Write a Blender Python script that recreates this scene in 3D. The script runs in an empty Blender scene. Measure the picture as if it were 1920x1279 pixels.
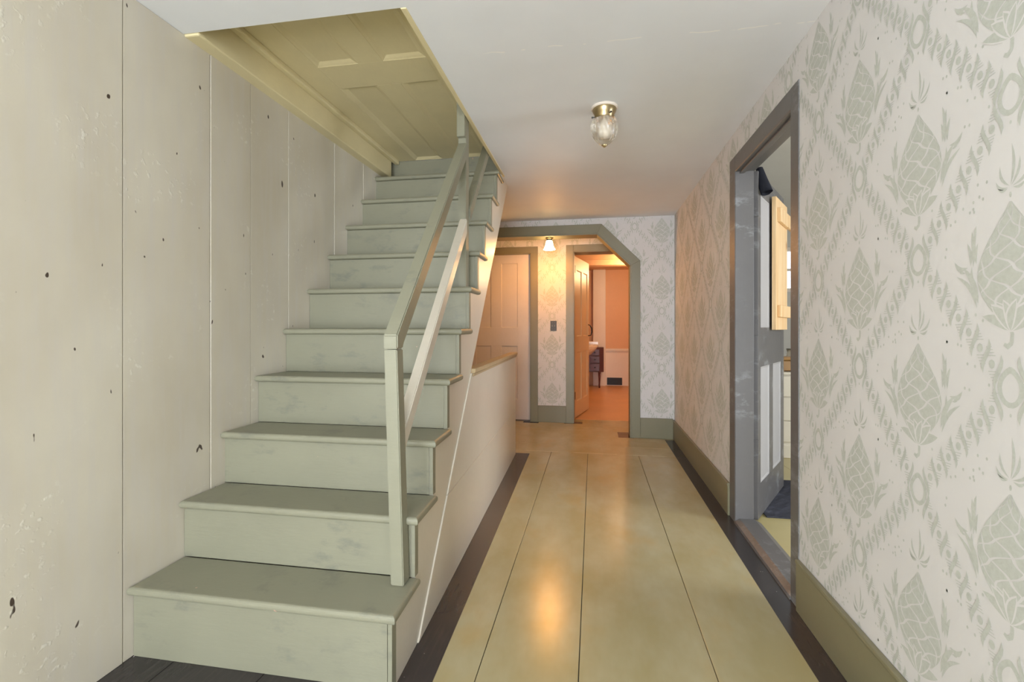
import bpy, bmesh, math, random
from mathutils import Vector, Matrix

random.seed(7)
SC = bpy.context.scene
COL = SC.collection

# ------------------------------------------------------------------ camera
# x: across the hall (right +), y: along the hall, z: up; floor z = 0
YAW = math.atan(152 / 886)
cam_d = bpy.data.cameras.new('camera')
cam_d.sensor_fit = 'HORIZONTAL'
cam_d.sensor_width = 36.0
cam_d.lens = 886 / 1920 * 36
cam_d.shift_y = -25.5 / 1920
cam_d.clip_start = 0.05
cam = bpy.data.objects.new('camera', cam_d)
cam.location = (0, 0, 1.1)
cam.rotation_euler = (math.pi / 2, 0, YAW)
COL.objects.link(cam)
SC.camera = cam

# ------------------------------------------------------------------ world, daylight, exposure
W = bpy.data.worlds.new('daylight_sky')
SC.world = W
W.use_nodes = True
bg = W.node_tree.nodes['Background']
bg.inputs['Color'].default_value = (0.86, 0.93, 1.0, 1)
bg.inputs['Strength'].default_value = 1.6

vs = SC.view_settings
vs.view_transform = 'Standard'
vs.look = 'None'
vs.gamma = 1
vs.use_curve_mapping = False
vs.exposure = 0.12


def area(name, loc, rot, sx, sy, power, color):
    d = bpy.data.lights.new(name, 'AREA')
    d.shape = 'RECTANGLE'
    d.size, d.size_y = sx, sy
    d.energy = power
    d.color = color
    o = bpy.data.objects.new(name, d)
    o.location = loc
    o.rotation_euler = rot
    COL.objects.link(o)
    return o


# daylight entering by the glazed front entrance behind the photographer
area('entrance_daylight', (-0.36, -2.35, 1.12), (math.pi / 2, 0, 0), 1.9, 1.9, 190, (0.865, 0.93, 1.0))
# daylight entering by the window of the side room
area('side_room_daylight', (3.55, 1.6, 1.35), (math.pi / 2, 0, math.pi / 2), 1.3, 1.3, 78, (0.88, 0.93, 1.0))


# ------------------------------------------------------------------ material helpers
def srgb(r, g, b):
    def f(c):
        c /= 255
        return c / 12.92 if c <= 0.04045 else ((c + 0.055) / 1.055) ** 2.4
    return (f(r), f(g), f(b), 1)


class Nodes:
    def __init__(self, name):
        self.m = bpy.data.materials.new(name)
        self.m.use_nodes = True
        self.t = self.m.node_tree
        self.t.nodes.clear()
        self.out = self.t.nodes.new('ShaderNodeOutputMaterial')
        g = self.t.nodes.new('ShaderNodeNewGeometry')
        self.pos = g.outputs['Position']
        self._xyz = None

    def link(self, a, b):
        self.t.links.new(a, b)

    def put(self, sock, v):
        if hasattr(v, 'is_linked'):
            self.link(v, sock)
        else:
            sock.default_value = v

    @property
    def xyz(self):
        if self._xyz is None:
            s = self.t.nodes.new('ShaderNodeSeparateXYZ')
            self.link(self.pos, s.inputs[0])
            self._xyz = s.outputs
        return self._xyz

    def math(self, op, a, b=0.0, clamp=False):
        n = self.t.nodes.new('ShaderNodeMath')
        n.operation = op
        n.use_clamp = clamp
        self.put(n.inputs[0], a)
        self.put(n.inputs[1], b)
        return n.outputs[0]

    def scaled(self, sx, sy, sz, rot=(0, 0, 0)):
        n = self.t.nodes.new('ShaderNodeMapping')
        n.inputs['Scale'].default_value = (sx, sy, sz)
        n.inputs['Rotation'].default_value = rot
        self.link(self.pos, n.inputs['Vector'])
        return n.outputs[0]

    def noise(self, vec, scale, detail=3, rough=0.55):
        n = self.t.nodes.new('ShaderNodeTexNoise')
        self.link(vec, n.inputs['Vector'])
        n.inputs['Scale'].default_value = scale
        n.inputs['Detail'].default_value = detail
        n.inputs['Roughness'].default_value = rough
        return n.outputs['Fac']

    def step(self, v, lo, hi, a=0.0, b=1.0):
        n = self.t.nodes.new('ShaderNodeMapRange')
        n.inputs['From Min'].default_value = lo
        n.inputs['From Max'].default_value = hi
        n.inputs['To Min'].default_value = a
        n.inputs['To Max'].default_value = b
        self.link(v, n.inputs['Value'])
        return n.outputs[0]

    def mix(self, fac, a, b):
        n = self.t.nodes.new('ShaderNodeMix')
        n.data_type = 'RGBA'
        self.put(n.inputs[0], fac)
        self.put(n.inputs[6], a)
        self.put(n.inputs[7], b)
        return n.outputs[2]

    def bump(self, h, strength, dist=0.002):
        n = self.t.nodes.new('ShaderNodeBump')
        n.inputs['Strength'].default_value = strength
        n.inputs['Distance'].default_value = dist
        self.link(h, n.inputs['Height'])
        return n.outputs[0]

    def bsdf(self, color, rough=0.5, spec=0.5, metal=0.0, normal=None, **kw):
        n = self.t.nodes.new('ShaderNodeBsdfPrincipled')
        self.put(n.inputs['Base Color'], color)
        self.put(n.inputs['Roughness'], rough)
        n.inputs['Specular IOR Level'].default_value = spec
        n.inputs['Metallic'].default_value = metal
        if normal is not None:
            self.link(normal, n.inputs['Normal'])
        for k, v in kw.items():
            self.put(n.inputs[k.replace('_', ' ')], v)
        self.link(n.outputs[0], self.out.inputs[0])
        return self.m


def shade(c, k):
    return (c[0] * k, c[1] * k, c[2] * k, 1)


def paint(name, col, rough=0.45, var=0.12, grain=(3, 3, 3), bump=0.15, scuff=None, scuff_amt=0.6, spec=0.5,
          chips=None, chip_at=0.74):
    """brushed household paint over wood or plaster, with blotches, grain and optional scuffs"""
    n = Nodes(name)
    blot = n.noise(n.scaled(1, 1, 1), 2.3, 4)
    gr = n.noise(n.scaled(*grain), 9, 4, 0.65)
    c = n.mix(n.step(blot, 0.3, 0.7), shade(col, 1 - var), shade(col, 1 + var * 0.5))
    c = n.mix(n.step(gr, 0.25, 0.75, 0, 0.22), c, shade(col, 0.82))
    if scuff:
        a = n.noise(n.scaled(7, 7, 16), 1.0, 5, 0.7)
        b = n.noise(n.scaled(1, 1, 1), 3.1, 1)
        f = n.math('MULTIPLY', n.step(a, 0.52, 0.66), n.step(b, 0.46, 0.6))
        c = n.mix(n.math('MULTIPLY', f, scuff_amt), c, scuff)
    if chips:
        a = n.noise(n.scaled(1, 1, 1), 26, 2, 0.5)
        c = n.mix(n.step(a, chip_at, chip_at + 0.015), c, chips)
    return n.bsdf(c, rough, spec,
                  normal=n.bump(gr, bump))


def plain(name, col, rough=0.5, spec=0.5, metal=0.0, **kw):
    n = Nodes(name)
    g = n.noise(n.scaled(1, 1, 1), 40, 3)
    c = n.mix(n.step(g, 0.3, 0.7), shade(col, 0.92), shade(col, 1.05))
    return n.bsdf(c, rough, spec, metal, **kw)


# ------------------------------------------------------------------ materials
SAGE = srgb(137, 135, 115)
M = {}
M['sage'] = paint('sage_stair_paint', SAGE, 0.42, 0.08, (2, 14, 14), 0.2, srgb(104, 104, 96), 0.55,
                  chips=srgb(196, 158, 138), chip_at=0.775)
M['sage_trim'] = paint('sage_trim_paint', srgb(128, 123, 97), 0.38, 0.08, (6, 6, 6), 0.1)
M['stair_side'] = paint('stair_side_paint', srgb(212, 204, 188), 0.3, 0.06, (5, 5, 5), 0.1)
M['hatch'] = paint('mustard_hatch_paint', srgb(224, 210, 166), 0.45, 0.1, (14, 3, 14), 0.15)
M['grey'] = paint('slate_grey_paint', srgb(101, 99, 99), 0.4, 0.1, (14, 14, 3), 0.25, srgb(190, 196, 200), 0.3)
M['primer'] = paint('bare_primer', srgb(172, 170, 170), 0.6, 0.06, (5, 5, 3), 0.1)
M['white_paint'] = paint('old_white_paint', srgb(214, 206, 200), 0.4, 0.06, (9, 9, 3), 0.12)
M['peach'] = paint('peach_wall_paint', srgb(222, 178, 140), 0.6, 0.04, (3, 3, 3), 0.05)
M['peach_door'] = paint('cream_door_paint', srgb(226, 196, 150), 0.42, 0.05, (9, 9, 3), 0.1)
M['white_trim'] = paint('warm_white_trim', srgb(232, 220, 206), 0.45, 0.04, (5, 5, 5), 0.05)
M['plain_wall'] = paint('side_room_plaster', srgb(205, 202, 194), 0.7, 0.05, (3, 3, 3), 0.05)
M['brass'] = plain('dull_brass', srgb(190, 170, 130), 0.28, metal=1.0)
M['black_iron'] = plain('black_iron', srgb(30, 27, 25), 0.5)
M['dark_wood'] = paint('dark_mahogany', srgb(86, 34, 18), 0.35, 0.3, (3, 3, 22), 0.1)
M['porcelain'] = plain('porcelain', srgb(240, 232, 220), 0.15)
M['switch'] = plain('switch_plate_grey', srgb(74, 76, 78), 0.45)
M['toggle'] = plain('switch_toggle', srgb(120, 120, 116), 0.4)
M['dark_gap'] = plain('dark_joint_base', srgb(46, 40, 34), 0.9)  # dark base showing in the joints between planks
M['cream_furn'] = paint('cream_dresser_paint', srgb(226, 218, 200), 0.4, 0.04, (5, 5, 5), 0.05)
M['gold'] = paint('gilded_box', srgb(170, 128, 74), 0.35, 0.4, (30, 30, 30), 0.3)
M['bath_floor'] = paint('bathroom_boards', srgb(206, 158, 108), 0.35, 0.12, (3, 12, 3), 0.1)
M['mat'] = paint('navy_mat', srgb(72, 73, 82), 0.95, 0.25, (40, 40, 40), 0.8, srgb(120, 124, 140), 0.4, spec=0.1)
M['rolled'] = paint('rubber_roll', srgb(62, 64, 74), 0.8, 0.15, (30, 30, 30), 0.5, spec=0.2)


def m_planks_wall():
    n = Nodes('cream_board_paint')
    col = srgb(207, 200, 183)
    blot = n.noise(n.scaled(1, 1.4, 0.7), 1.7, 4)
    str_ = n.noise(n.scaled(4, 11, 0.9), 3, 5, 0.6)
    c = n.mix(n.step(blot, 0.35, 0.68), srgb(192, 183, 164), col)
    c = n.mix(n.step(str_, 0.45, 0.75, 0, 0.5), c, srgb(196, 190, 182))
    # small knot holes and knocked-off paint
    kn = n.noise(n.scaled(1, 38, 20), 1, 1, 0.3)
    c = n.mix(n.step(kn, 0.80, 0.815), c, srgb(70, 58, 48))
    fl = n.noise(n.scaled(1, 1, 1), 46, 2, 0.5)
    zone = n.noise(n.scaled(1, 1, 1), 3.3, 1)
    h = n.math('MULTIPLY', n.step(fl, 0.6, 0.72), n.step(zone, 0.56, 0.66))
    c = n.mix(n.math('MULTIPLY', h, 0.35), c, srgb(230, 227, 216))
    hh = n.math('ADD', n.math('MULTIPLY', str_, 0.5), h)
    return n.bsdf(c, 0.42, 0.45, normal=n.bump(hh, 0.25, 0.003))


M['boards'] = m_planks_wall()


def m_ceiling():
    n = Nodes('ceiling_plaster_paint')
    a = n.noise(n.scaled(1, 1, 1), 1.6, 4)
    fine = n.noise(n.scaled(2.5, 10, 2), 5, 5, 0.6)
    c = n.mix(n.step(a, 0.3, 0.7), srgb(228, 229, 231), srgb(236, 237, 239))
    # a long hairline crack in the paint across the hall
    ln = n.math('SUBTRACT', n.xyz[1], n.math('ADD', n.math('MULTIPLY', n.xyz[0], 0.0), 1.86))
    wob = n.math('MULTIPLY', n.math('SUBTRACT', n.noise(n.scaled(1, 1, 1), 7, 3), 0.5), 0.05)
    d = n.math('ABSOLUTE', n.math('ADD', ln, wob))
    brk = n.step(n.noise(n.scaled(9, 1, 1), 1.5, 2), 0.52, 0.56)
    f = n.math('MULTIPLY', n.step(d, 0.0015, 0.004, 1, 0), brk)
    f = n.math('MULTIPLY', f, n.step(n.xyz[0], -0.45, -0.4))
    c = n.mix(f, c, srgb(246, 244, 240))
    return n.bsdf(c, 0.6, 0.2, normal=n.bump(fine, 0.12, 0.003))


M['ceiling'] = m_ceiling()


def m_floor():
    n = Nodes('ochre_floor_paint')
    x, y = n.xyz[0], n.xyz[1]
    blot = n.noise(n.scaled(1.5, 0.8, 1), 2.6, 4, 0.6)
    gr = n.noise(n.scaled(26, 2.2, 1), 2, 4, 0.6)
    c = n.mix(n.step(blot, 0.36, 0.66), srgb(162, 150, 109), srgb(175, 166, 133))
    worn = n.noise(n.scaled(1, 0.6, 1), 3.7, 3)
    c = n.mix(n.step(worn, 0.56, 0.72, 0, 0.55), c, srgb(176, 150, 94))
    c = n.mix(n.step(gr, 0.5, 0.8, 0, 0.25), c, srgb(160, 150, 112))
    # black painted border along both sides and in front of the stairs
    e = 0.002
    right = n.math('MULTIPLY', n.step(x, 0.690, 0.690 + e), n.step(y, 4.80, 4.802, 1, 0))
    edge = n.math('ADD', x, n.math('ADD', n.math('MULTIPLY', y, 0.0204), 0.4634))
    left = n.math('MULTIPLY', n.step(edge, 0, e, 1, 0), n.step(y, 4.09, 4.092, 1, 0))
    near = n.math('MAXIMUM', n.step(y, 1.05, 1.052), n.step(x, -1.42, -1.418, 1, 0))
    left = n.math('MULTIPLY', left, near)

    def patch(x0, x1, y0, y1):
        a = n.math('MULTIPLY', n.step(x, x0, x0 + e), n.step(x, x1 - e, x1, 1, 0))
        b = n.math('MULTIPLY', n.step(y, y0, y0 + e), n.step(y, y1 - e, y1, 1, 0))
        return n.math('MULTIPLY', a, b)
    blk = n.math('MAXIMUM', right, left)
    blk = n.math('MAXIMUM', blk, patch(0.25, 0.40, 4.83, 5.08))
    blk = n.math('MAXIMUM', blk, patch(-0.33, -0.12, 5.44, 5.56))
    blk = n.math('MAXIMUM', blk, patch(-0.80, -0.62, 5.40, 5.56))
    # pale filler rubbed into the long cross joint
    jd = n.math('ABSOLUTE', n.math('SUBTRACT', y, 4.187))
    jf = n.math('MULTIPLY', n.step(jd, 0.003, 0.006, 1, 0), n.step(n.noise(n.scaled(4, 1, 1), 1.7, 2), 0.42, 0.5))
    c = n.mix(n.math('MULTIPLY', jf, 0.7), c, srgb(214, 202, 168))
    chip = n.noise(n.scaled(1, 1, 1), 30, 3, 0.6)
    blkc = n.mix(n.step(chip, 0.72, 0.74), srgb(52, 48, 48), srgb(158, 150, 144))
    blkc = n.mix(n.step(n.noise(n.scaled(30, 3, 1), 2, 3), 0.5, 0.8, 0, 0.5), blkc, srgb(74, 66, 62))
    c = n.mix(blk, c, blkc)
    return n.bsdf(c, 0.24, 0.5, normal=n.bump(gr, 0.07, 0.002))


M['floor'] = m_floor()


def m_wallpaper():
    n = Nodes('wallpaper_ground')
    a = n.noise(n.scaled(1, 1, 1), 2, 4)
    f = n.noise(n.scaled(1, 1, 1), 160, 2)
    c = n.mix(n.step(a, 0.3, 0.7), srgb(212, 209, 207), srgb(219, 216, 214))
    return n.bsdf(c, 0.62, 0.3, normal=n.bump(f, 0.06, 0.001))


def m_ink():
    n = Nodes('wallpaper_ink')
    a = n.noise(n.scaled(1, 1, 1), 90, 4, 0.7)
    c = n.mix(n.step(a, 0.35, 0.62), srgb(186, 188, 179), srgb(196, 198, 190))
    return n.bsdf(c, 0.6, 0.3)


M['paper'] = m_wallpaper()
M['ink'] = m_ink()


def m_pine():
    n = Nodes('fresh_pine')
    w = n.noise(n.scaled(16, 16, 1.2), 2, 4, 0.6)
    k = n.noise(n.scaled(7, 7, 4), 1, 1, 0.3)
    c = n.mix(n.step(w, 0.35, 0.65), srgb(226, 186, 134), srgb(238, 208, 164))
    c = n.mix(n.step(k, 0.72, 0.76), c, srgb(160, 112, 66))
    return n.bsdf(c, 0.5, 0.4)


M['pine'] = m_pine()


def m_glass(name, rough=0.05, tint=(1, 1, 1, 1), clear=0.75):
    n = Nodes(name)
    t = n.t.nodes.new('ShaderNodeBsdfTransparent')
    t.inputs[0].default_value = tint
    g = n.t.nodes.new('ShaderNodeBsdfPrincipled')
    g.inputs['Base Color'].default_value = tint
    g.inputs['Roughness'].default_value = rough
    g.inputs['Transmission Weight'].default_value = 1.0
    mx = n.t.nodes.new('ShaderNodeMixShader')
    mx.inputs[0].default_value = 1 - clear
    n.link(t.outputs[0], mx.inputs[1])
    n.link(g.outputs[0], mx.inputs[2])
    n.link(mx.outputs[0], n.out.inputs[0])
    return n.m


M['pane'] = m_glass('window_glass', 0.02, clear=0.9)
M['cut_glass'] = m_glass('cut_glass', 0.22, (0.97, 0.93, 0.86, 1), clear=0.2)


def m_shade():
    n = Nodes('lit_frosted_shade')
    g = n.t.nodes.new('ShaderNodeBsdfPrincipled')
    g.inputs['Base Color'].default_value = (1, 0.9, 0.75, 1)
    g.inputs['Roughness'].default_value = 0.4
    g.inputs['Emission Color'].default_value = (1, 0.70, 0.32, 1)
    g.inputs['Emission Strength'].default_value = 22
    n.link(g.outputs[0], n.out.inputs[0])
    return n.m


M['shade'] = m_shade()


# ------------------------------------------------------------------ mesh helpers
def tag(o, label=None, cat=None, group=None, kind=None):
    if label:
        o['label'] = label
    if cat:
        o['category'] = cat
    if group:
        o['group'] = group
    if kind:
        o['kind'] = kind
    return o


def obj(name, bm, mat, parent=None, smooth=False, kind=None, label=None):
    me = bpy.data.meshes.new(name)
    bmesh.ops.recalc_face_normals(bm, faces=bm.faces)
    bm.to_mesh(me)
    bm.free()
    if smooth:
        for p in me.polygons:
            p.use_smooth = True
    me.materials.append(mat if not isinstance(mat, str) else M[mat])
    o = bpy.data.objects.new(name, me)
    COL.objects.link(o)
    if parent:
        o.parent = parent
    if kind:
        o['kind'] = kind
    if label:
        o['label'] = label
    return o


def empty(name, loc=(0, 0, 0), rz=0.0):
    o = bpy.data.objects.new(name, None)
    o.empty_display_size = 0.05
    o.location = loc
    o.rotation_euler = (0, 0, rz)
    COL.objects.link(o)
    return o


def box(bm, x0, x1, y0, y1, z0, z1, bev=0.0):
    vs_ = [bm.verts.new((x, y, z)) for x in (x0, x1) for y in (y0, y1) for z in (z0, z1)]
    q = [(0, 1, 3, 2), (4, 6, 7, 5), (0, 4, 5, 1), (2, 3, 7, 6), (0, 2, 6, 4), (1, 5, 7, 3)]
    fs = [bm.faces.new([vs_[i] for i in f]) for f in q]
    if bev > 0:
        es = set(e for f in fs for e in f.edges)
        bmesh.ops.bevel(bm, geom=list(es), offset=bev, segments=2, affect='EDGES', profile=0.5)
    return fs


def boxobj(name, mat, parent, *d, bev=0.0, kind=None, label=None):
    bm = bmesh.new()
    box(bm, *d, bev=bev)
    return obj(name, bm, mat, parent, kind=kind, label=label)


def boxes(*lst, bev=0.0):
    bm = bmesh.new()
    for d in lst:
        box(bm, *d, bev=bev)
    return bm


def prism(pts, a0, a1, place):
    """extrude a closed outline; place(p, a) -> xyz"""
    bm = bmesh.new()
    v0 = [bm.verts.new(place(p, a0)) for p in pts]
    v1 = [bm.verts.new(place(p, a1)) for p in pts]
    bm.faces.new(v0)
    bm.faces.new(v1[::-1])
    k = len(pts)
    for i in range(k):
        bm.faces.new([v0[i], v0[(i + 1) % k], v1[(i + 1) % k], v1[i]])
    return bm


def lathe(prof, seg=24, centre=(0, 0, 0), ripple=None):
    bm = bmesh.new()
    rings = []
    for r, z in prof:
        ring = []
        for k in range(seg):
            a = 2 * math.pi * k / seg
            rr = r * (ripple(a, z) if ripple else 1)
            ring.append(bm.verts.new((centre[0] + rr * math.cos(a), centre[1] + rr * math.sin(a), centre[2] + z)))
        rings.append(ring)
    for a, b in zip(rings, rings[1:]):
        for k in range(seg):
            bm.faces.new([a[k], a[(k + 1) % seg], b[(k + 1) % seg], b[k]])
    for ring in (rings[0], rings[-1]):
        if (ring[0].co - ring[seg // 2].co).length > 0.001:
            bm.faces.new(ring)
    return bm


def tube(pts, r, seg=8):
    bm = bmesh.new()
    pts = [Vector(p) for p in pts]
    rings = []
    for i, p in enumerate(pts):
        d = (pts[min(i + 1, len(pts) - 1)] - pts[max(i - 1, 0)]).normalized()
        u = d.orthogonal().normalized()
        w = d.cross(u)
        rr = r[i] if isinstance(r, (list, tuple)) else r
        rings.append([bm.verts.new(p + (u * math.cos(2 * math.pi * k / seg) + w * math.sin(2 * math.pi * k / seg)) * rr)
                      for k in range(seg)])
    for a, b in zip(rings, rings[1:]):
        # align twist
        best = min(range(seg), key=lambda s: (a[0].co - b[s].co).length)
        b[:] = b[best:] + b[:best]
        if (a[1].co - b[1].co).length > (a[1].co - b[-1].co).length:
            b[:] = [b[0]] + b[:0:-1]
        for k in range(seg):
            bm.faces.new([a[k], a[(k + 1) % seg], b[(k + 1) % seg], b[k]])
    bm.faces.new(rings[0])
    bm.faces.new(rings[-1][::-1])
    return bm


def structure(name, bm, mat, label=None):
    return tag(obj(name, bm, mat), label, kind='structure')


# ------------------------------------------------------------------ dimensions
XL, XR = -1.517, 0.79            # hall walls
ZC = 2.205                       # ceiling
YA0, YA1 = 4.86, 5.03            # arch wall
YB0, YB1 = 5.48, 5.70            # wall with the two inner doors
YF = -2.2                        # front wall behind the camera


def xs(y):                       # outer end of the treads: the stair narrows slightly as it climbs
    return -0.580 - 0.026 * (y - 1.35)


# ------------------------------------------------------------------ floor
floor = structure('floor', boxes((-1.72, XR + 0.12, YF - 0.1, YB1, -0.06, -0.006)), 'dark_gap',
                  'ochre painted plank floor of the hall with black painted borders')


def plank(x0, x1, y0, y1, parent=floor, mat='floor'):
    g = 0.0013
    boxobj('plank', mat, parent, x0 + g, x1 - g, y0 + g, y1 - g, -0.03, 0.0, bev=0.0012)


xe = [-1.60, -1.36, -1.03, -0.70, -0.363, -0.045, 0.384, XR + 0.03]
for a, b in zip(xe, xe[1:]):
    plank(a, b, YF, 4.187)
ye = [4.187, 4.45, 4.73, 4.99, 5.25, 5.49, YB1]
for a, b in zip(ye, ye[1:]):
    plank(-1.62, XR + 0.03, a, b)

# ------------------------------------------------------------------ ceiling with stair opening
structure('ceiling', boxes((-1.72, -0.64, YF - 0.1, 1.545, ZC, ZC + 0.15),
                           (-0.64, XR + 0.1, YF - 0.1, YB0 + 0.1, ZC, ZC + 0.15),
                           (-1.72, -0.64, 3.36, YB0 + 0.1, ZC, ZC + 0.15),
                           (-1.72, -0.55, 1.20, 3.50, 2.392, 2.44)), 'ceiling',  # unseen slab added over the hatch to stop light leaking in
          'white painted plaster ceiling of the hall')
structure('trim_1', boxes((-0.657, -0.636, 1.546, 3.40, ZC - 0.003, ZC + 0.16), bev=0.002), 'hatch',
          'thin yellow edging strip along the stair opening in the ceiling')

# ------------------------------------------------------------------ left wall of wide vertical boards
wall_left = structure('wall_left', boxes((XL - 0.12, XL - 0.014, YF, 5.03, 0, 2.36)), 'dark_gap',
                      'cream painted wall of wide vertical boards beside the stairs')
je = [YF, -1.75, -1.3, -0.88, -0.45, 0.02, 0.46, 0.9, 1.31, 1.669, 1.895, 2.163, 2.593, 2.95, 3.4, 3.9, 4.4, 5.03]
for i, (a, b) in enumerate(zip(je, je[1:])):
    off = random.uniform(-0.0015, 0.0015)
    boxobj('plank', 'boards', wall_left, XL - 0.02, XL + off, a + 0.0013, b - 0.0013, 0, 2.204, bev=0.0022)

# header beam between wall boards and hatch
structure('trim_2', boxes((XL - 0.01, -1.458, 1.548, 3.27, 2.197, 2.40), bev=0.006), 'hatch',
          'yellow painted beam at the top of the board wall over the stairs')
structure('trim_3', boxes((-1.460, -1.424, 1.548, 3.336, 2.312, 2.342), bev=0.008), 'hatch',
          'rounded bead moulding between beam and hatch over the stairs')

# ------------------------------------------------------------------ right wall with doorway to the side room
DY0, DY1, DZ = 2.072, 2.832, 1.979
wall_right = structure('wall_right', boxes((XR, XR + 0.09, YF, DY0 - 0.002, 0, ZC + 0.1),
                                           (XR, XR + 0.09, DY1 + 0.002, YB1, 0, ZC + 0.1),
                                           (XR, XR + 0.09, DY0 - 0.002, DY1 + 0.002, DZ + 0.002, ZC + 0.1)), 'paper',
                       'wall with pale green pineapple wallpaper and a grey doorway')
# ------------------------------------------------------------------ arch wall
AX = 0.375
arch_in = [(-1.6, 2.05), (0.045, 2.05), (AX, 1.722)]


def arch_wall():
    pts = [(XL - 0.1, 2.05), (0.045, 2.05), (AX, 1.722), (AX, 0), (XR + 0.02, 0), (XR + 0.02, ZC + 0.1), (XL - 0.1, ZC + 0.1)]
    return prism(pts, YA0, YA1, lambda p, a: (p[0], a, p[1]))


wall_back = structure('wall_back', arch_wall(), 'paper',
                      'wallpapered end wall of the hall with a clipped corner opening')
co, ci = 0.086, 0.0


def casing_poly(name, pts, y0, y1, mat, label):
    return structure(name, prism(pts, y0, y1, lambda p, a: (p[0], a, p[1])), mat, label)


# casing around the clipped-corner opening: head, diagonal, post + lining
o1, o2 = (0.085, 2.142), (0.462, 1.765)
cas = empty('trim_4')
tag(cas, 'sage green casing around the clipped corner opening under the lit lamp', kind='structure')
for pts in ([(XL, 2.05), (0.045, 2.05), o1, (XL, 2.142)],
            [(0.045, 2.05), (AX, 1.722), o2, o1],
            [(AX, 1.722), (AX, 0), (0.462, 0), o2]):
    bm = prism(pts, YA0 - 0.02, YA0 + 0.001, lambda p, a: (p[0], a, p[1]))
    bmesh.ops.bevel(bm, geom=list(bm.edges), offset=0.0015, segments=1, affect='EDGES')
    obj('casing_board', bm, 'sage_trim', cas)
t = 0.012
for (p, q) in (((XL, 2.05), (0.045, 2.05)), ((0.045, 2.05), (AX, 1.722)), ((AX, 1.722), (AX, 0))):
    d = Vector((q[0] - p[0], q[1] - p[1])).normalized()
    nrm = Vector((d.y, -d.x))
    pts = [p, q, (q[0] + nrm.x * t, q[1] + nrm.y * t), (p[0] + nrm.x * t, p[1] + nrm.y * t)]
    obj('lining_board', prism(pts, YA0 - 0.016, YA1 + 0.01, lambda p_, a: (p_[0], a, p_[1])), 'sage_trim', cas)

# ------------------------------------------------------------------ wall with the two inner doors
D1 = (-1.50, -0.717, 1.965)
D3 = (-0.223, 0.53, 1.972)
wall_alcove = structure('wall_alcove', boxes((-1.72, D1[0], YB0, YB1, 0, ZC + 0.1), (D1[0], D1[1], YB0, YB1, D1[2], ZC + 0.1),
                                             (D1[1], D3[0], YB0, YB1, 0, ZC + 0.1), (D3[0], D3[1], YB0, YB1, D3[2], ZC + 0.1),
                                             (D3[1], XR + 0.02, YB0, YB1, 0, ZC + 0.1)), 'paper',
                        'wallpapered wall with a closed door and an open bathroom door')
structure('wall_alcove_left', boxes((-1.72, -1.60, YA1, YB0, 0, ZC + 0.1)), 'paper')
for i, (x0, x1, zt) in enumerate((D1, D3)):
    c = empty('trim_%d' % (5 + i))
    tag(c, ['sage green casing of the closed panelled door beyond the opening',
            'sage green casing of the bathroom doorway'][i], kind='structure')
    w = 0.084
    boxobj('casing_board', 'sage_trim', c, x0 - w, x0, YB0 - 0.018, YB0, 0, zt + w * 0.9, bev=0.002)
    boxobj('casing_board', 'sage_trim', c, x1, x1 + w, YB0 - 0.018, YB0, 0, zt, bev=0.002)
    boxobj('casing_board', 'sage_trim', c, x0 + 0.001, x1 + w, YB0 - 0.018, YB0, zt, zt + w * 0.9, bev=0.002)
    # reveal
    boxobj('jamb', 'sage_trim', c, x0, x0 + 0.008, YB0 - 0.01, YB1, 0, zt)
    boxobj('jamb', 'sage_trim', c, x1 - 0.008, x1, YB0 - 0.01, YB1, 0, zt)
    boxobj('head_jamb', 'sage_trim', c, x0, x1, YB0 - 0.01, YB1, zt - 0.008, zt)


# ------------------------------------------------------------------ baseboards
def baseboard(name, d, axis, label):
    e = empty(name)
    tag(e, label, kind='structure')
    boxobj('board', 'sage_trim', e, *d, bev=0.002)
    x0, x1, y0, y1, z0, z1 = d
    if axis == 'x':      # runs along y on the right wall, bead on top
        boxobj('bead', 'sage_trim', e, x0 - 0.004, x1, y0, y1, z1 - 0.002, z1 + 0.014, bev=0.004)
    else:
        boxobj('bead', 'sage_trim', e, x0, x1, y0 - 0.002, y1, z1 - 0.002, z1 + 0.008, bev=0.002)
    return e


baseboard('baseboard_right', (XR - 0.014, XR, YF, 1.996, 0, 0.186), 'x', 'sage green baseboard below the wallpaper on the near side of the grey doorway')
baseboard('baseboard_right_far', (XR - 0.014, XR, 2.936, YA0, 0, 0.176), 'x', 'sage green baseboard between grey doorway and hall corner')
baseboard('baseboard_back', (0.462, XR - 0.014, YA0 - 0.016, YA0, 0, 0.192), 'y', 'short sage green baseboard under the narrow wallpaper strip of the end wall')
baseboard('baseboard_alcove', (D1[1] + 0.084, D3[0] - 0.084, YB0 - 0.016, YB0, 0, 0.185), 'y', 'sage green baseboard between the two inner doors')

# ------------------------------------------------------------------ grey casing of the side-room doorway
gc = empty('trim_7')
tag(gc, 'slate grey casing and jamb of the doorway in the pineapple wallpaper wall', kind='structure')
cw = 0.004
boxobj('casing_board', 'grey', gc, XR - cw, XR, 1.997, DY0, 0, 2.065, bev=0.002)
boxobj('casing_board', 'grey', gc, XR - cw, XR, DY1, 2.935, 0, 2.065, bev=0.002)
boxobj('casing_board', 'grey', gc, XR - cw, XR, DY0, DY1, DZ, 2.065, bev=0.002)
boxobj('jamb', 'grey', gc, XR - 0.002, XR + 0.095, DY1 - 0.004, DY1 + 0.03, 0, DZ, bev=0.002)
boxobj('jamb', 'grey', gc, XR - 0.002, XR + 0.095, DY0 - 0.03, DY0, 0, DZ, bev=0.002)
boxobj('head_jamb', 'grey', gc, XR - 0.002, XR + 0.095, DY0, DY1, DZ - 0.004, DZ + 0.02, bev=0.002)
boxobj('door_stop', 'grey', gc, XR + 0.02, XR + 0.045, DY0, DY1, DZ - 0.016, DZ - 0.004, bev=0.002)
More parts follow.
